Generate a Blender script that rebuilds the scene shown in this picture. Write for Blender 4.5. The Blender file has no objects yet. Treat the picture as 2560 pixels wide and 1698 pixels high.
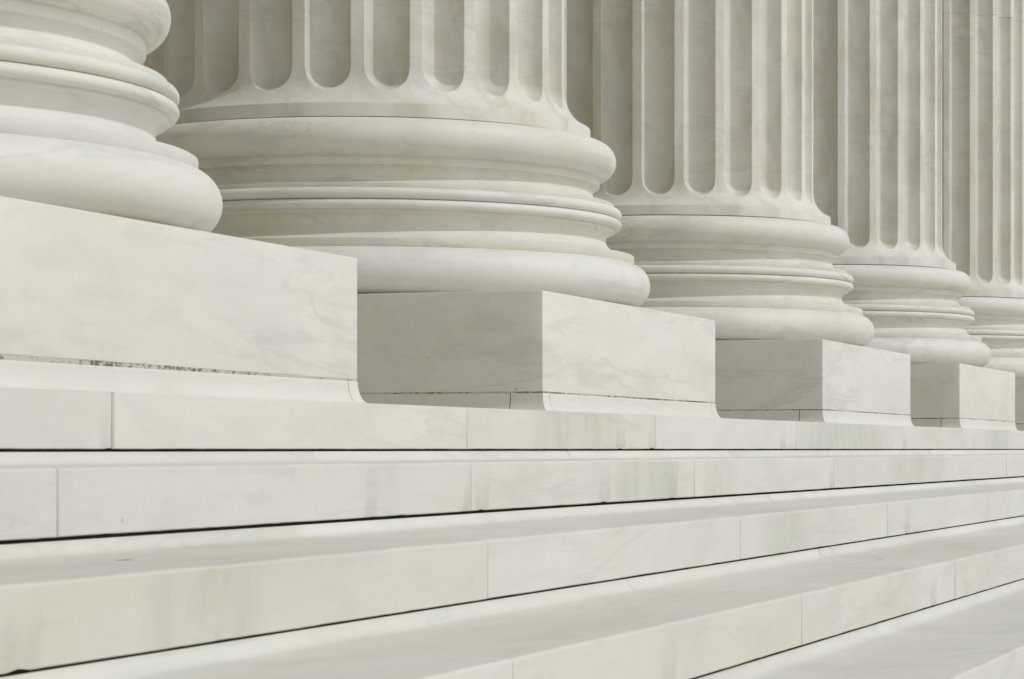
import bpy, bmesh, math, random
from mathutils import noise as mnoise, Vector
from math import sin, cos, pi, sqrt, radians, hypot, atan2

random.seed(7)
scene = bpy.context.scene
COL = scene.collection

# ------------------------------------------------------------------ camera
A = 0.3309                      # view direction, from +X (along the colonnade) towards +Y
EYE = 1.3813                    # eye height over the plaza; portico floor is at 1.5
F = 6838.54
cam_d = bpy.data.cameras.new('camera')
cam_d.sensor_width = 36.0
cam_d.lens = F / 2560.0 * 36.0
cam_d.shift_y = 273.66 / 2560.0
cam_d.clip_start = 0.1
cam_d.clip_end = 3000
cam_d.dof.use_dof = True
cam_d.dof.focus_distance = 10.5
cam_d.dof.aperture_fstop = 20
cam = bpy.data.objects.new('camera', cam_d)
cam.location = (0, 0, EYE)
cam.rotation_euler = (radians(90), 0, A - radians(90))
COL.objects.link(cam)
scene.camera = cam

# ------------------------------------------------------------------ light
SUN_AZ = radians(273.0)         # direction towards the sun, counter-clockwise from +X
SUN_EL = radians(47.5)
world = bpy.data.worlds.new('World')
scene.world = world
world.use_nodes = True
wn = world.node_tree
wn.nodes.clear()
w_out = wn.nodes.new('ShaderNodeOutputWorld')
w_bg = wn.nodes.new('ShaderNodeBackground')
w_sky = wn.nodes.new('ShaderNodeTexSky')
w_sky.sky_type = 'NISHITA'
w_sky.sun_disc = False
w_sky.sun_elevation = SUN_EL
w_sky.sun_rotation = radians(90) - SUN_AZ
w_sky.air_density = 1.0
w_sky.dust_density = 1.5
w_sky.ozone_density = 0.6
w_hs = wn.nodes.new('ShaderNodeHueSaturation')      # a thin white high haze over the blue
w_hs.inputs['Saturation'].default_value = 0.10
w_bg.inputs['Strength'].default_value = 0.15
wn.links.new(w_sky.outputs[0], w_hs.inputs['Color'])
wn.links.new(w_hs.outputs[0], w_bg.inputs['Color'])
wn.links.new(w_bg.outputs[0], w_out.inputs['Surface'])

sun_d = bpy.data.lights.new('sun', 'SUN')
sun_d.energy = 1.42
sun_d.angle = radians(0.6)
sun_d.color = (1.0, 0.993, 0.985)
sun = bpy.data.objects.new('sun', sun_d)
# lamp -Z axis points away from the sun direction
sun.rotation_euler = (radians(90) - SUN_EL, 0, SUN_AZ + radians(90))
sun.location = (0, -20, 30)
COL.objects.link(sun)

scene.view_settings.view_transform = 'Standard'
scene.view_settings.look = 'None'
scene.view_settings.exposure = -0.27
scene.view_settings.gamma = 1.0
scene.cycles.max_bounces = 10
scene.cycles.diffuse_bounces = 8


# ------------------------------------------------------------------ materials
class NT:
    def __init__(self, name):
        self.m = bpy.data.materials.new(name)
        self.m.use_nodes = True
        self.t = self.m.node_tree
        self.b = self.t.nodes['Principled BSDF']

    def n(self, kind, **kw):
        nd = self.t.nodes.new('ShaderNode' + kind)
        for k, v in kw.items():
            setattr(nd, k, v)
        return nd

    def l(self, a, b):
        self.t.links.new(a, b)

    def math(self, op, a, b=None, clamp=False):
        nd = self.n('Math', operation=op, use_clamp=clamp)
        for i, v in enumerate((a, b)):
            if v is None:
                continue
            if isinstance(v, (int, float)):
                nd.inputs[i].default_value = v
            else:
                self.l(v, nd.inputs[i])
        return nd.outputs[0]

    def rng(self, v, a, b, c=0.0, d=1.0):
        nd = self.n('MapRange')
        nd.interpolation_type = 'SMOOTHSTEP'
        self.l(v, nd.inputs[0])
        for i, x in enumerate((a, b, c, d)):
            nd.inputs[i + 1].default_value = x
        return nd.outputs[0]

    def mix(self, f, a, b, blend='MIX'):
        nd = self.n('Mix', data_type='RGBA', blend_type=blend)
        if isinstance(f, (int, float)):
            nd.inputs[0].default_value = f
        else:
            self.l(f, nd.inputs[0])
        for i, v in ((6, a), (7, b)):
            if isinstance(v, tuple):
                nd.inputs[i].default_value = (*v, 1)
            else:
                self.l(v, nd.inputs[i])
        return nd.outputs[2]

    def noise(self, vec, scale, detail=4, rough=0.55, dist=0.0):
        nd = self.n('TexNoise')
        self.l(vec, nd.inputs['Vector'])
        nd.inputs['Scale'].default_value = scale
        nd.inputs['Detail'].default_value = detail
        nd.inputs['Roughness'].default_value = rough
        nd.inputs['Distortion'].default_value = dist
        return nd.outputs['Fac']

    def mapping(self, vec, scale=(1, 1, 1), rot=(0, 0, 0)):
        nd = self.n('Mapping')
        self.l(vec, nd.inputs['Vector'])
        nd.inputs['Scale'].default_value = scale
        nd.inputs['Rotation'].default_value = rot
        return nd.outputs[0]


# rain-washed stretches of the risers: (x, half width, riser row, strength)
ZONES = [(8.4, 0.5, 0, 0.9), (12.6, 1.0, 0, 1.0), (17.0, 0.5, 0, 0.9), (7.8, 0.38, 1, 0.9), (8.6, 0.25, 1, 0.5),
         (12.2, 0.8, 1, 0.6), (3.85, 0.22, 2, 0.7), (7.75, 0.35, 2, 0.6), (7.4, 0.3, 3, 0.3)]


BED = (0.42, 1.25, 1.4)


def marble(name, base=(0.74, 0.73, 0.70), vein=0.5, tone=0.06, streak=0.0, blotch=0.5, rough=0.55, warm=0.5, mottle=0.0, grime=0.3, pits=()):
    k = NT(name)
    geo = k.n('NewGeometry')
    oi = k.n('ObjectInfo')
    off = k.n('VectorMath', operation='SCALE')
    comb = k.n('CombineXYZ')
    k.l(oi.outputs['Random'], comb.inputs[0])
    r2 = k.math('FRACT', k.math('MULTIPLY', oi.outputs['Random'], 17.31))
    r3 = k.math('FRACT', k.math('MULTIPLY', oi.outputs['Random'], 91.7))
    k.l(r2, comb.inputs[1])
    k.l(r3, comb.inputs[2])
    k.l(comb.outputs[0], off.inputs[0])
    off.inputs['Scale'].default_value = 31.0
    add = k.n('VectorMath', operation='ADD')
    k.l(geo.outputs['Position'], add.inputs[0])
    k.l(off.outputs[0], add.inputs[1])
    P = k.mapping(add.outputs[0], BED)          # the bedding of the marble runs along the row
    PF = add.outputs[0]
    # large cloudy tone
    cl = k.noise(P, 0.9, 3, 0.5, 0.4)
    cl2 = k.noise(P, 3.1, 5, 0.6, 0.6)
    col = k.mix(k.rng(cl, 0.35, 0.68), base, tuple(c * f for c, f in zip(base, (0.955, 0.955, 0.945))))
    col = k.mix(k.math('MULTIPLY', k.rng(cl2, 0.42, 0.72), 0.6 * blotch), col,
                tuple(c * f for c, f in zip(base, (0.86, 0.875, 0.885))))
    # warm iron tint
    cw = k.noise(k.mapping(P, (1, 1, .5)), 1.7, 4, 0.6, 0.3)
    col = k.mix(k.math('MULTIPLY', k.rng(cw, 0.48, 0.72), 0.7 * warm), col,
                tuple(c * f for c, f in zip(base, (0.98, 0.96, 0.89))))
    ca = k.noise(P, 4.2, 3, 0.55, 0.5)
    col = k.mix(k.rng(ca, 0.50, 0.66, 0.0, 0.6), col, (0.968, 0.957, 0.90), 'MULTIPLY')
    cb = k.noise(k.mapping(P, (1, 1, 1), (1.1, 0.4, 2.0)), 3.6, 3, 0.55, 0.5)
    col = k.mix(k.rng(cb, 0.50, 0.66, 0.0, 0.6), col, (0.958, 0.935, 0.945), 'MULTIPLY')
    if mottle > 0:
        cm = k.noise(k.mapping(PF, (1, 1, 0.45)), 5.5, 5, 0.62, 0.5)
        col = k.mix(k.rng(cm, 0.45, 0.68, 0.0, mottle), col, (0.89, 0.85, 0.79), 'MULTIPLY')
        cn = k.noise(k.mapping(PF, (1, 1, 0.35), (0.3, 0.5, 0)), 5.0, 4, 0.6, 0.4)
        col = k.mix(k.rng(cn, 0.50, 0.68, 0.0, mottle), col, (0.82, 0.84, 0.80), 'MULTIPLY')
    # diagonal veins: ridged noise, broken by a mask
    pv = k.mapping(P, (1.0, 0.7, 2.0), (0.55, 0.5, 0.0))
    v1 = k.noise(pv, 1.5, 6, 0.6, 0.5)
    rid = k.math('ABSOLUTE', k.math('SUBTRACT', v1, 0.5))
    rid = k.rng(rid, 0.0, 0.024, 1.0, 0.0)
    msk = k.rng(k.noise(P, 1.0, 3, 0.5), 0.42, 0.60)
    col = k.mix(k.math('MULTIPLY', k.math('MULTIPLY', rid, msk), 0.42 * vein), col,
                tuple(c * f for c, f in zip(base, (0.72, 0.74, 0.745))))
    v2 = k.noise(k.mapping(P, (1.0, 0.8, 2.0), (0.5, 0.55, 0.0)), 4.5, 5, 0.6, 0.5)
    rid2 = k.rng(v2, 0.545, 0.61)
    msk2 = k.rng(k.noise(P, 1.3, 3, 0.5, 0.5), 0.42, 0.58)
    col = k.mix(k.math('MULTIPLY', k.math('MULTIPLY', rid2, msk2), 0.36 * vein), col,
                tuple(c * f for c, f in zip(base, (0.76, 0.78, 0.765))))
    v3 = k.noise(k.mapping(P, (1.0, 1.0, 1.3), (1.0, 0.3, 0.6)), 12.0, 5, 0.65, 0.4)
    col = k.mix(k.math('MULTIPLY', k.rng(v3, 0.54, 0.66), 0.32 * vein), col,
                tuple(c * f for c, f in zip(base, (0.83, 0.845, 0.84))))
    # rain streaks: fast across X, slow down Z
    if streak > 0:
        W0 = geo.outputs['Position']
        ps = k.mapping(W0, (1.0, 0.02, 0.35))
        s1 = k.noise(ps, 13.0, 5, 0.72, 0.08)
        s0 = k.noise(k.mapping(W0, (1.0, 2.0, 0.4)), 1.15, 2, 0.5)
        sep = k.n('SeparateXYZ')
        k.l(W0, sep.inputs[0])
        zone = k.rng(s0, 0.62, 0.76, 0.0, 0.35)
        for zx, hw, row, amt in ZONES:
            fx = k.rng(k.math('ABSOLUTE', k.math('SUBTRACT', sep.outputs[0], zx)), hw * 0.55, hw * 1.15, amt, 0.0)
            fz = k.math('LESS_THAN', k.math('ABSOLUTE', k.math('SUBTRACT', sep.outputs[2], 1.5 - 0.15 * row - 0.06)), 0.07)
            zone = k.math('MAXIMUM', zone, k.math('MULTIPLY', fx, fz))
        sn = k.n('SeparateXYZ')
        k.l(geo.outputs['True Normal'], sn.inputs[0])
        vert = k.math('LESS_THAN', k.math('ABSOLUTE', sn.outputs[2]), 0.2)
        sm = k.math('MULTIPLY', k.math('MULTIPLY', k.rng(s1, 0.34, 0.70), zone), vert)
        wash = k.math('MULTIPLY', k.math('MULTIPLY', zone, vert), 0.42)
        col = k.mix(k.math('MULTIPLY', wash, streak), col, tuple(c * f for c, f in zip(base, (0.80, 0.81, 0.75))))
        col = k.mix(k.math('MULTIPLY', sm, 0.62 * streak), col, tuple(c * f for c, f in zip(base, (0.66, 0.67, 0.60))))
    # fine speckle and small dark pits
    sp = k.noise(PF, 60.0, 3, 0.7)
    col = k.mix(k.rng(sp, 0.35, 0.75, 0.0, 0.10), col, tuple(c * 0.8 for c in base))
    pit = k.noise(PF, 24.0, 2, 0.5)
    col = k.mix(k.rng(pit, 0.765, 0.80, 0.0, grime), col, (0.16, 0.14, 0.11))
    for (c, rad) in pits:
        sb = k.n('VectorMath', operation='SUBTRACT')
        k.l(geo.outputs['Position'], sb.inputs[0])
        sb.inputs[1].default_value = c
        dv = k.n('VectorMath', operation='DIVIDE')
        k.l(sb.outputs[0], dv.inputs[0])
        dv.inputs[1].default_value = rad
        ln = k.n('VectorMath', operation='LENGTH')
        k.l(dv.outputs[0], ln.inputs[0])
        d = k.math('ADD', ln.outputs['Value'], k.math('MULTIPLY', k.math('SUBTRACT', k.noise(geo.outputs['Position'], 90, 2), 0.5), 0.8))
        col = k.mix(k.rng(d, 0.75, 1.25, 0.8, 0.0), col, (0.13, 0.12, 0.095))
    # block to block tone
    hs = k.n('HueSaturation')
    col = k.mix(1.0, col, oi.outputs['Color'], 'MULTIPLY')
    k.l(col, hs.inputs['Color'])
    k.l(k.math('ADD', k.math('MULTIPLY', oi.outputs['Random'], tone), 1.0 - tone), hs.inputs['Value'])
    k.l(k.math('ADD', k.math('MULTIPLY', r2, 0.5), 0.75), hs.inputs['Saturation'])
    k.l(hs.outputs[0], k.b.inputs['Base Color'])
    k.b.inputs['Roughness'].default_value = rough
    k.b.inputs['Specular IOR Level'].default_value = 0.35
    # tooling and weathering bump
    bmp = k.n('Bump')
    bmp.inputs['Strength'].default_value = 0.35
    bmp.inputs['Distance'].default_value = 0.004
    h = k.math('ADD', k.math('MULTIPLY', k.noise(PF, 9.0, 6, 0.6), 0.8), k.math('MULTIPLY', sp, 0.12))
    k.l(h, bmp.inputs['Height'])
    k.l(bmp.outputs[0], k.b.inputs['Normal'])
    return k.m


# small broken pits and a crack in the mouldings: (world position, radii)
PITS = [(p, (r1, r1, r2)) for p, r1, r2 in (
    ((8.286, 3.4461, 2.3539), 0.013, 0.008), ((8.2567, 3.5828, 2.4108), 0.012, 0.003),
    ((9.1448, 2.8308, 2.1476), 0.005, 0.012), ((8.3008, 3.5333, 2.1309), 0.009, 0.003),
    ((12.308, 3.4527, 2.3492), 0.010, 0.005), ((12.3412, 3.3672, 2.3495), 0.006, 0.004),
    ((12.3983, 3.259, 2.3509), 0.014, 0.005), ((5.6662, 2.7979, 2.2017), 0.003, 0.003),
    ((5.4386, 2.8341, 2.1348), 0.002, 0.006))]
STEP_PITS = [(p, (a, b, 0.006)) for p, a, b in (
    ((4.02, 2.05, 1.2), 0.030, 0.010), ((4.95, 2.63, 1.203), 0.010, 0.004), ((8.6, 2.632, 1.353), 0.025, 0.004),
    ((9.5, 2.635, 1.353), 0.015, 0.004), ((6.9, 2.216, 1.203), 0.015, 0.004), ((9.9, 2.216, 1.203), 0.02, 0.004),
    ((8.1, 1.62, 1.05), 0.06, 0.003))]
M_PLINTH = marble('marble_plinth', base=(0.745, 0.732, 0.684), vein=1.1, tone=0.01, blotch=0.9)
M_BASE = marble('marble_base', base=(0.735, 0.722, 0.672), vein=1.6, tone=0.01, blotch=1.0, warm=0.7, pits=PITS)
M_SHAFT = marble('marble_shaft', base=(0.735, 0.722, 0.675), vein=1.0, tone=0.02, blotch=0.9, warm=0.6, mottle=0.8)
M_STEP = marble('marble_step', base=(0.70, 0.688, 0.640), vein=0.8, tone=0.0, streak=0.75, blotch=0.9, pits=STEP_PITS, rough=0.6, warm=0.35)
M_COVE = marble('marble_cove', base=(0.73, 0.72, 0.67), vein=0.5, tone=0.04, blotch=0.5)
M_FLOOR = marble('marble_floor', base=(0.62, 0.59, 0.51), vein=0.6, tone=0.03, blotch=0.7)


def simple(name, c, r=0.9):
    k = NT(name)
    geo = k.n('NewGeometry')
    nz = k.noise(geo.outputs['Position'], 18.0, 5, 0.7)
    col = k.mix(nz, tuple(x * 0.6 for x in c), tuple(min(1, x * 1.4) for x in c))
    k.l(col, k.b.inputs['Base Color'])
    k.b.inputs['Roughness'].default_value = r
    return k.m


M_DIRT = simple('dark_joint_dirt', (0.020, 0.016, 0.010))
M_DIRT.node_tree.nodes['Principled BSDF'].inputs['Specular IOR Level'].default_value = 0.0
M_GROUT = simple('grey_mortar', (0.36, 0.34, 0.29))


def mortar_mat():
    k = NT('crumbling_mortar')
    geo = k.n('NewGeometry')
    P = k.mapping(geo.outputs['Position'], (1, 1, 2.0))
    a = k.noise(P, 55.0, 4, 0.8, 0.3)
    b = k.noise(P, 3.2, 2, 0.5)
    f = k.rng(k.math('ADD', a, k.math('MULTIPLY', b, 0.5)), 0.75, 0.82)
    col = k.mix(f, (0.50, 0.49, 0.45), (0.13, 0.12, 0.10))
    k.l(col, k.b.inputs['Base Color'])
    k.b.inputs['Roughness'].default_value = 0.95
    return k.m


M_MORTAR = mortar_mat()


# ------------------------------------------------------------------ mesh helpers
def obj(name, verts, faces, mat, parent=None, sharp=35, loc=None, merge=0.0):
    me = bpy.data.meshes.new(name)
    bm = bmesh.new()
    vs = [bm.verts.new(v) for v in verts]
    for f in faces:
        q = []
        for i in f:
            if vs[i] not in q:
                q.append(vs[i])
        if len(q) > 2:
            try:
                bm.faces.new(q)
            except ValueError:
                pass
    if merge:
        bmesh.ops.remove_doubles(bm, verts=bm.verts, dist=merge)
    bmesh.ops.recalc_face_normals(bm, faces=bm.faces)
    bm.to_mesh(me)
    bm.free()
    me.materials.append(mat)
    if sharp:
        me.polygons.foreach_set('use_smooth', [True] * len(me.polygons))
        me.set_sharp_from_angle(angle=radians(sharp))
    o = bpy.data.objects.new(name, me)
    COL.objects.link(o)
    if parent:
        o.parent = parent
    if loc:
        o.location = loc
    return o


def lathe(profile, seg=160, closed=False):
    """profile: list of (r, z) from top to bottom."""
    V, Fc = [], []
    n = len(profile)
    for i in range(seg):
        t = 2 * pi * i / seg
        for r, z in profile:
            V.append((r * cos(t), r * sin(t), z))
    for i in range(seg):
        j = (i + 1) % seg
        for m in range(n if closed else n - 1):
            q = (m + 1) % n
            Fc.append((i * n + m, j * n + m, j * n + q, i * n + q))
    return V, Fc


def empty(name, loc):
    o = bpy.data.objects.new(name, None)
    o.location = loc
    COL.objects.link(o)
    return o


def arc(cx, cz, r, a0, a1, n):
    return [(cx + r * cos(radians(a0 + (a1 - a0) * i / n)), cz + r * sin(radians(a0 + (a1 - a0) * i / n))) for i in range(n + 1)]


# ------------------------------------------------------------------ dimensions (metres)
S = 1.1002
L0 = 2.6595                      # front plane of the top riser
TREAD = 0.4174
RISE = 0.15
FACE = 0.1187                    # visible height of a riser face
FLOOR = 1.5                      # portico floor
L = 2.4393 * S                   # front plane of the plinths
W = 1.9274 * S
ZJ = EYE + 0.1593 * S            # joint between plinth and its cove
ZT = EYE + 0.4506 * S            # plinth top
FL = L - L0                      # flare of the cove
XR0 = 5.9809 * S                 # right edge of the first plinth
offs = [0, 3.3154, 3.3154 + 3.6528, 3.3154 + 3.6528 + 3.3029, 3.3154 + 3.6528 + 3.3029 + 3.275,
        3.3154 + 3.6528 + 3.3029 + 3.275 + 3.30]


def Z(h):                        # height above the eye (fit units) -> height above plinth top
    return (h - 0.4506) * S


# ------------------------------------------------------------------ column
def jig(a, b, n):
    return [a + (b - a) * i / n for i in range(n + 1)]


def build_plinth(parent, wedge=0.0):
    h = ZT - ZJ
    hw = W / 2
    # block with slightly eased, slightly worn edges
    bm = bmesh.new()
    bmesh.ops.create_cube(bm, size=1.0)
    g = 0.0034
    for v in bm.verts:
        v.co.x *= W
        v.co.y *= W
        v.co.z = (v.co.z + 0.5) * (h - g) - h + g
    for v in bm.verts:
        if v.co.z < -h / 2 and v.co.x < 0:
            v.co.z += wedge
    bmesh.ops.bevel(bm, geom=list(bm.edges), offset=0.0045, segments=2, profile=0.6, affect='EDGES')
    bmesh.ops.subdivide_edges(bm, edges=[e for e in bm.edges if e.calc_length() > 0.5], cuts=44, use_grid_fill=True)
    for v in bm.verts:
        near = [abs(abs(v.co.x) - hw) < 0.007, abs(abs(v.co.y) - hw) < 0.007, v.co.z > -0.007 or v.co.z < -h + g + wedge + 0.007]
        if sum(near) >= 2:
            nv = mnoise.noise_vector(v.co * 9.0) * 0.0009 + mnoise.noise_vector(v.co * 31.0) * 0.0007
            c_ = mnoise.noise(v.co * 14.0 + Vector((3, 1, 7)))
            nv *= 1.0 + 3.0 * max(0, c_ - 0.45)
            if v.co.z < -h / 2:
                v.co.z += abs(nv.z) * 1.6
            v.co.x += nv.x * 0.8
            v.co.y += nv.y * 0.8
    me = bpy.data.meshes.new('plinth')
    bm.to_mesh(me)
    bm.free()
    me.materials.append(M_PLINTH)
    me.polygons.foreach_set('use_smooth', [True] * len(me.polygons))
    me.set_sharp_from_angle(angle=radians(40))
    p = bpy.data.objects.new('plinth', me)
    COL.objects.link(p)
    p.parent = parent
    # mortar bed, recessed
    r = 0.0018
    zb = -h + g + 0.0012 + wedge
    V = []
    for z in (-h - 0.001, zb):
        for sx, sy in ((-1, -1), (1, -1), (1, 1), (-1, 1)):
            V.append((sx * (hw - r), sy * (hw - r), z))
    obj('mortar_joint', V, [(0, 1, 5, 4), (1, 2, 6, 5), (2, 3, 7, 6), (3, 0, 4, 7)], M_MORTAR, p, sharp=0)
    # cove moulding: pieces with joints near the corners
    ch = ZJ - FLOOR
    prof = []                    # (outward, z) from top down to the toe
    nprof = 12
    for i in range(nprof + 1):
        t = i / nprof * pi / 2
        prof.append(((FL - 0.0008) * (1 - cos(t)), -h - ch * sin(t)))
    prof = [(-0.0015, -h - 0.0005)] + prof
    prof[1] = (0.0, -h - 0.003)
    cl, cs = 0.062, 0.105
    gp = 0.0032

    def piece(name, path):       # path: list of (x,y, ox,oy): position and outward direction
        V, Fc = [], []
        n = len(prof)
        for (x, y, ox, oy) in path:
            for (o_, z_) in prof:
                V.append((x + ox * o_, y + oy * o_, z_))
            V.append((x - ox * 0.05, y - oy * 0.05, prof[-1][1]))
            V.append((x - ox * 0.05, y - oy * 0.05, prof[0][1]))
        m = n + 2
        for i in range(len(path) - 1):
            for j in range(m):
                q = (j + 1) % m
                Fc.append((i * m + j, i * m + q, (i + 1) * m + q, (i + 1) * m + j))
        Fc.append(tuple(range(m)))
        Fc.append(tuple(reversed(range((len(path) - 1) * m, len(path) * m))))
        return obj(name, V, Fc, M_COVE, p, sharp=35)
    c = hw
    for sx, sy in ((-1, -1), (1, -1), (1, 1), (-1, 1)):
        piece('cove_corner', [(sx * (c - cl), sy * c, 0, sy), (sx * c, sy * c, sx, sy), (sx * c, sy * (c - cs), sx, 0)])
    for s in (-1, 1):
        piece('cove_moulding', [(-(c - cl - gp), s * c, 0, s), ((c - cl - gp), s * c, 0, s)])
        piece('cove_moulding', [(s * c, -(c - cs - gp), s, 0), (s * c, (c - cs - gp), s, 0)])
    return p


def build_base(parent):
    sc = lambda pts: [(r * S, Z(z)) for r, z in pts]

    def ell(cr, cz, ar, az, a0, a1, n):
        return [(cr + ar * cos(radians(a0 + (a1 - a0) * i / n)), cz + az * sin(radians(a0 + (a1 - a0) * i / n))) for i in range(n + 1)]
    core = [(0.70, 0.9955), (0.795, 0.9950), (0.785, 0.94), (0.785, 0.885), (0.7993, 0.8795), (0.7993, 0.8545), (0.7983, 0.8537), (0.7860, 0.8530)]
    # upper scotia: undercut, then a long sweep out to the lower rim
    core += [(0.7795, 0.8465), (0.7765, 0.8380), (0.7765, 0.8295), (0.7795, 0.8210), (0.7860, 0.8120), (0.7955, 0.8045), (0.8085, 0.7988), (0.8230, 0.7958), (0.8440, 0.7947)]
    core += [(0.8465, 0.7935), (0.8470, 0.7798), (0.845, 0.777), (0.845, 0.717), (0.8480, 0.7160), (0.8480, 0.7058), (0.8465, 0.7051), (0.8350, 0.7042)]
    # lower scotia
    core += [(0.8260, 0.6970), (0.8205, 0.6870), (0.8190, 0.6765), (0.8215, 0.6660), (0.8280, 0.6560), (0.8385, 0.6465), (0.8530, 0.6382), (0.8700, 0.6322), (0.8880, 0.6286), (0.9085, 0.6270)]
    core += [(0.9118, 0.6250), (0.9118, 0.6030), (0.909, 0.599), (0.87, 0.590), (0.84, 0.47), (0.70, 0.47)]
    V, Fc = lathe(sc(core), 176)
    b = obj('base', V, Fc, M_BASE, parent, sharp=38)
    def ring(name, pts):
        pts = [(0.79, pts[0][1] - 0.001)] + pts + [(0.79, pts[-1][1] + 0.0005)]
        V, Fc = lathe(sc(pts), 176)
        return obj(name, V, Fc, M_BASE, b, sharp=60)
    ring('upper_torus', ell(0.7925, 0.93605, 0.0600, 0.0590, 92, -92, 22))
    ring('bead', ell(0.8535, 0.7622, 0.0176, 0.0174, 90, -90, 12))
    ring('bead', ell(0.8550, 0.7297, 0.0160, 0.0148, 90, -90, 12))
    ring('lower_torus', ell(0.8883, 0.5302, 0.0758, 0.0722, 90, -90, 28))
    # the dark bedding line between torus and plinth
    V, Fc = lathe([(0.903 * S, 0.0125), (0.903 * S, -0.004)], 96)
    obj('bedding_joint', V, Fc, M_DIRT, b, sharp=0)
    V, Fc = lathe([(0.7650 * S, Z(1.002)), (0.7650 * S, Z(0.990))], 96)
    obj('bedding_joint', V, Fc, M_DIRT, b, sharp=0)
    return b


RS = 0.6908
CH = 0.0020
AW = 0.0690                      # half width of a flute (fit units)
ZF = 1.160                       # centre height of the rounded flute end
ZRIM = 1.042
APO = [(1.30, RS), (1.16, RS), (1.142, 0.6915), (1.128, 0.6935), (1.1045, 0.7005), (1.0858, 0.7115), (1.0727, 0.7225), (1.060, 0.7370), (1.050, 0.7520), (1.0445, 0.7630), (ZRIM, 0.7680)]


def R_of(z):
    if z >= APO[1][0]:
        return RS
    for (z0, r0), (z1, r1) in zip(APO, APO[1:]):
        if z1 <= z <= z0:
            return r0 + (r1 - r0) * (z0 - z) / (z0 - z1)
    return APO[-1][1]


def flute_columns():
    cols = []                    # (angle offset, x or None)
    per = 2 * pi / 24
    half = AW / RS
    for k in range(24):
        c = k * per
        for j in range(15):
            x = -AW * cos(pi * j / 14)
            if j == 0:
                cols.append((c - (AW + CH) / RS, None))
            cols.append((c + x / RS, x))
            if j == 14:
                cols.append((c + (AW + CH) / RS, None))
        cols.append((c + half + (per - 2 * half) * 0.5, None))
    return cols


def shaft_mesh(name, z_top, z_bot, foot, parent):
    cols = flute_columns()
    V, Fc = [], []
    rows = None
    for ang, x in cols:
        pts = []
        d0 = 0.0 if x is None else 0.0014 + AW * 0.97 * sqrt(max(0, 1 - (x / AW) ** 2))
        def put(z, d):
            r = (R_of(z) - d) * S
            pts.append((r * cos(ang), r * sin(ang), Z(z)))
        if foot:
            for z in jig(z_top, ZF, 6):
                put(z, d0)
            b = 0.0 if x is None else sqrt(max(0, AW * AW - x * x))
            for i in range(1, 13):
                dz = b * sin(i / 12 * pi / 2)
                d = 0.0 if x is None else 0.0014 + AW * 0.97 * sqrt(max(0, 1 - (x * x + dz * dz) / AW ** 2))
                put(ZF - dz, d)
            zb = ZF - b - (0.0 if x is None else CH)
            put(zb, 0)
            for i in range(1, 11):
                put(zb + (ZRIM - zb) * (i / 10), 0)
            r = 0.768 * S
            pts[-1] = (r * cos(ang), r * sin(ang), Z(ZRIM))
            for rr, zz in ((0.7684, 1.0405), (0.7684, 1.0015), (0.7670, 1.0003), (0.70, 1.0003)):
                pts.append((rr * S * cos(ang), rr * S * sin(ang), Z(zz)))
        else:
            for z in jig(z_top, z_bot, 6):
                put(z, d0)
        rows = len(pts)
        V += pts
    n = len(cols)
    for i in range(n):
        j = (i + 1) % n
        for m in range(rows - 1):
            Fc.append((i * rows + m, j * rows + m, j * rows + m + 1, i * rows + m + 1))
    # close the drum's top
    Fc.append(tuple(i * rows for i in range(n)))
    return obj(name, V, Fc, M_SHAFT, parent, sharp=32, merge=0.0002)


def build_column(wedge=0.0):
    t = empty('marble_column', (0, 0, 0))
    build_plinth(t, wedge)
    build_base(t)
    shaft_mesh('shaft_drum', 2.870, ZF, True, t)
    shaft_mesh('shaft_drum', 5.6, 2.8716, False, t)
    shaft_mesh('shaft_drum', 9.0, 5.6016, False, t)
    return t


def tag(o, label=None, cat=None, group=None, kind=None):
    for k, v in (('label', label), ('category', cat), ('group', group), ('kind', kind)):
        if v:
            o[k] = v


def copy_tree(o, parent=None):
    c = o.copy()
    COL.objects.link(c)
    c.parent = parent
    for ch in list(o.children):
        copy_tree(ch, c)
    return c


labels = ['nearest marble column, cut by the left edge, only its base and widest plinth in view',
          'marble column with its whole rounded base and rounded flute ends in view',
          'third marble column from the left, its base half hidden behind the big central column',
          'fourth marble column from the left, narrow base and plinth near the right side',
          'fifth marble column, farthest in the row and cut by the right edge of the photo',
          ]
proto = build_column()
wide = build_column(0.0075)        # the nearest column's bed joint opens towards its far end
for i, lab in enumerate(labels):
    o = wide if i == 0 else (proto if i == 1 else copy_tree(proto))
    o.location = (XR0 - W / 2 + offs[i] * S, L + W / 2, ZT)
    tag(o, lab, 'column', 'fluted columns along the portico', 'thing')

# ------------------------------------------------------------------ staircase
stairs = empty('marble_staircase', (9, L0, 0))
tag(stairs, 'broad flight of pale marble steps with dark open joints running below the columns', 'staircase')


def step_profile(k, last_depth=0.12):
    """(y, z) outline of a step block: riser face, eased nosing, tread, cove, and the bed under the next riser."""
    y = L0 - TREAD * k
    zt = FLOOR - RISE * k
    zb = zt - FACE
    rn = 0.0015 if k == 0 else 0.007
    pts = [(y + 0.16, zb), (y + 0.002, zb), (y, zb + 0.002)]
    pts += [(y + rn - rn * cos(t), zt - rn + rn * sin(t)) for t in [radians(a) for a in (0, 22, 45, 68, 90)]]
    if k == 0:
        pts += [(y + 0.62, zt), (y + 0.62, zb)]
        return pts
    yn = y + TREAD
    ct = zt + (RISE - FACE) - (0.0060, 0.0060, 0.0068, 0.0042, 0.0040)[min(k, 4)]        # cove top, just under the open joint
    ch = ct - zt
    cf = 0.030
    for i in range(9):
        t = i / 8 * pi / 2
        pts.append((yn - 0.001 - cf * (1 - sin(t)), zt + ch * (1 - cos(t))))
    pts += [(yn + 0.15, ct), (yn + 0.15, zb)]
    return pts


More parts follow.
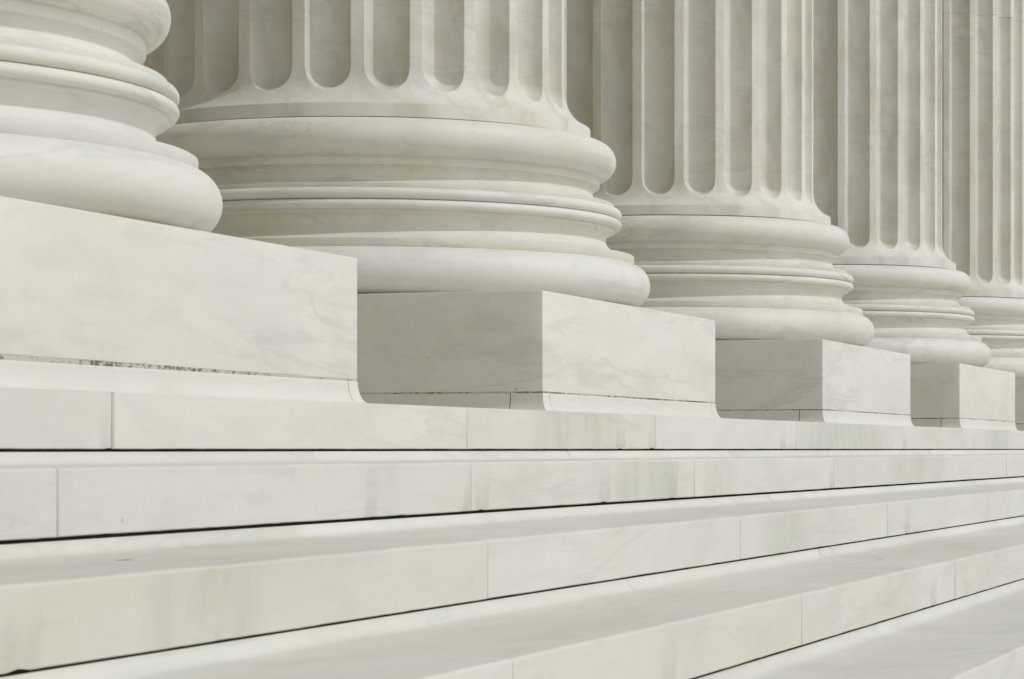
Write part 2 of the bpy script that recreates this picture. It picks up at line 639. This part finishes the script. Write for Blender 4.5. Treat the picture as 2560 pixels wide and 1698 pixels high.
CHIPS = {0: [(9.27, 0.018, 0.005, 'b'), (5.15, 0.012, 0.003, 'b')], 1: [(6.20, 0.012, 0.004, 'b'), (10.28, 0.01, 0.004, 'b')],
         2: [(3.275, 0.009, 0.006, 'b'), (4.6, 0.012, 0.003, 't')], 3: [(4.9, 0.015, 0.004, 't')]}
crnd = random.Random(11)
for row in range(5):
    for _ in range(9):
        CHIPS.setdefault(row, []).append((crnd.uniform(3, 16), crnd.uniform(0.006, 0.018), crnd.uniform(0.001, 0.003), crnd.choice('bbt')))


def step_block(k, x0, x1, parent):
    prof = step_profile(k)
    ox = (x0 + x1) / 2
    e = 0.0035
    w0 = random.uniform(-1, 1) * 0.0012   # tiny settlement of each block
    n = len(prof)
    y0 = L0 - TREAD * k
    zt = FLOOR - RISE * k
    m = max(2, int((x1 - x0) / 0.035)) if k < 6 and x0 < 18 else 2
    xs = [(x0, 1), (x0 + e, 0)] + [(x0 + e + (x1 - x0 - 2 * e) * i / m, 0) for i in range(1, m)] + [(x1 - e, 0), (x1, 1)]
    V = []
    for x, sh in xs:
        a = mnoise.noise(Vector((x * 4.0, k * 7.3, 0))) * 0.0009 + mnoise.noise(Vector((x * 17.0, k * 3.1, 5))) * 0.0005
        b = mnoise.noise(Vector((x * 5.0, k * 5.7, 9))) * 0.0008 + mnoise.noise(Vector((x * 23.0, k * 2.1, 3))) * 0.0006
        ct = sum(d * math.exp(-((x - c) / w) ** 2) for c, w, d, t in CHIPS.get(k, []) if t == 't')
        cb = sum(d * math.exp(-((x - c) / w) ** 2) for c, w, d, t in CHIPS.get(k, []) if t == 'b')
        for q, (y, z) in enumerate(prof):
            yy, zz = y, z
            if sh and y <= y0 + 0.01:
                yy += 0.0035
            if sh and z >= zt - 0.008 and y < y0 + 0.05:
                zz -= 0.0015
            if q in (1, 2):
                zz += b + cb
                yy += cb * 0.6 if q == 2 else 0
            if 3 <= q <= 7 and k > 0:
                zz += a - ct * 0.7
                yy += a - a * 0.3 + ct * 0.7
            V.append((x - ox, yy - y0 + w0, zz))
    Fc = []
    for i in range(len(xs) - 1):
        for j in range(n):
            q = (j + 1) % n
            Fc.append((i * n + j, i * n + q, (i + 1) * n + q, (i + 1) * n + j))
    Fc.append(tuple(range(n)))
    Fc.append(tuple(reversed(range((len(xs) - 1) * n, len(xs) * n))))
    return obj('step_block', V, Fc, M_STEP, parent, sharp=40, loc=(ox - 9, 0, 0) if parent else (ox, 0, 0))


TONES = {(1, 4.15): 0.955, (1, 2.09): 0.93, (2, 3.02): 0.935, (2, 5.16): 0.98, (0, 5.16): 1.0, (0, 7.35): 0.97, (0, 9.3): 1.0, (1, 6.22): 0.98}
# half widths of the open vertical joints, wider near the camera
JW = {(0, 5.161): 0.0032, (0, 7.346): 0.0027, (1, 4.148): 0.0028, (1, 6.225): 0.0012, (2, 5.161): 0.0012, (3, 4.1): 0.0018}
JO = {0: [5.161, 7.346, 9.303, 11.49, 13.904, 16.07], 1: [4.148, 6.225, 8.285, 10.33, 12.661], 2: [3.02, 5.161, 7.22, 9.259, 11.418], 3: [4.1, 6.141, 8.178], 4: [3.05, 5.1, 7.16]}
XA, XB = -0.5, 25.0
for k in range(10):
    y = L0 - TREAD * k
    zt = FLOOR - RISE * k
    # backing of each step: dark earth-filled bed that shows only in the open joints
    back = 0.0045
    yb, yf = y + 0.55, y + back
    zb0, zt0 = zt - RISE - 0.04, zt - FACE + 0.03
    V = [(XA - 9, yf - L0, zb0), (XB - 9, yf - L0, zb0), (XB - 9, yb - L0, zb0), (XA - 9, yb - L0, zb0),
         (XA - 9, yf - L0, zt - 0.012), (XB - 9, yf - L0, zt - 0.012), (XB - 9, yb - L0, zt - 0.012), (XA - 9, yb - L0, zt - 0.012)]
    st = obj('step', V, [(0, 1, 5, 4), (1, 2, 6, 5), (2, 3, 7, 6), (3, 0, 4, 7), (4, 5, 6, 7)], M_DIRT, stairs, sharp=0)
    js = list(JO.get(k, [3.0 + (k % 2) * 1.1]))
    rnd = random.Random(k)
    while js[-1] < XB - 2.6:
        js.append(js[-1] + 2.06 + rnd.uniform(-.12, .12))
    while js[0] > XA + 2.4:
        js.insert(0, js[0] - 2.06 + rnd.uniform(-.05, .05))
    js = [XA] + js + [XB]
    if k > 5:
        js = [XA, XB]
    for a, b in zip(js, js[1:]):
        tone = TONES.get((k, round(a, 2)), rnd.uniform(0.955, 1.0))
        wa, wb = JW.get((k, a), 0.0008), JW.get((k, b), 0.0008)
        o = step_block(k, a + wa, b - wb, st)
        o.color = (tone, tone, tone, 1)
        if b < XB:
            q = max(wb, 0.001)
            V = [(b - 9 + sx * q, yy, z) for z in (zt - FACE + 0.001, zt - 0.003) for sx, yy in ((-1, 0.003), (1, 0.003), (1, 0.1), (-1, 0.1))]
            obj('mortar_joint', V, [(0, 1, 5, 4), (1, 2, 6, 5), (2, 3, 7, 6), (3, 0, 4, 7), (4, 5, 6, 7)], M_GROUT, st, sharp=0)
        o.location = ((a + b) / 2 - 9, y - L0, 0)

# ------------------------------------------------------------------ portico floor, plaza
def sheet(name, x0, x1, y0, y1, z, mat, label=None):
    o = obj(name, [(x0, y0, z), (x1, y0, z), (x1, y1, z), (x0, y1, z)], [(0, 1, 2, 3)], mat, sharp=0)
    tag(o, label or name.replace('_', ' '), None, None, 'structure')
    return o


sheet('floor', -14, 40, L0 + 0.625, L0 + 9.0, FLOOR - 0.002, M_FLOOR)
sheet('ground', -600, 600, -600, 600, 0.0, simple('pale_plaza_stone', (0.70, 0.64, 0.53)))


# the building behind and above the columns (out of the photo, but it shades the portico)
def box(name, x0, x1, y0, y1, z0, z1, mat, parent):
    V = [(x, y, z) for z in (z0, z1) for x, y in ((x0, y0), (x1, y0), (x1, y1), (x0, y1))]
    return obj(name, V, [(0, 3, 2, 1), (4, 5, 6, 7), (0, 1, 5, 4), (1, 2, 6, 5), (2, 3, 7, 6), (3, 0, 4, 7)], mat, parent, sharp=0)


temple = empty('temple_building', (9, L0 + 8, FLOOR))
tag(temple, 'marble temple front building behind the row of fluted columns', 'building', None, 'thing')
M_WALL = marble('marble_wall', base=(0.62, 0.58, 0.49), vein=0.4, tone=0.03, blotch=0.6)
TOPZ = ZT + Z(9.0) 
box('wall', -20, 26, 0, 0.6, 0.0, TOPZ - FLOOR, M_WALL, temple)
box('wall_base', -20, 26, -0.12, -0.004, 0.0, 0.9, M_WALL, temple)
box('ceiling', -20, 26, -7.6, -0.004, TOPZ - FLOOR + 0.01, TOPZ - FLOOR + 0.5, M_WALL, temple)
box('architrave', -20, 26, -7.75, -5.9, TOPZ - FLOOR - 0.0, TOPZ - FLOOR + 0.009, M_WALL, temple)
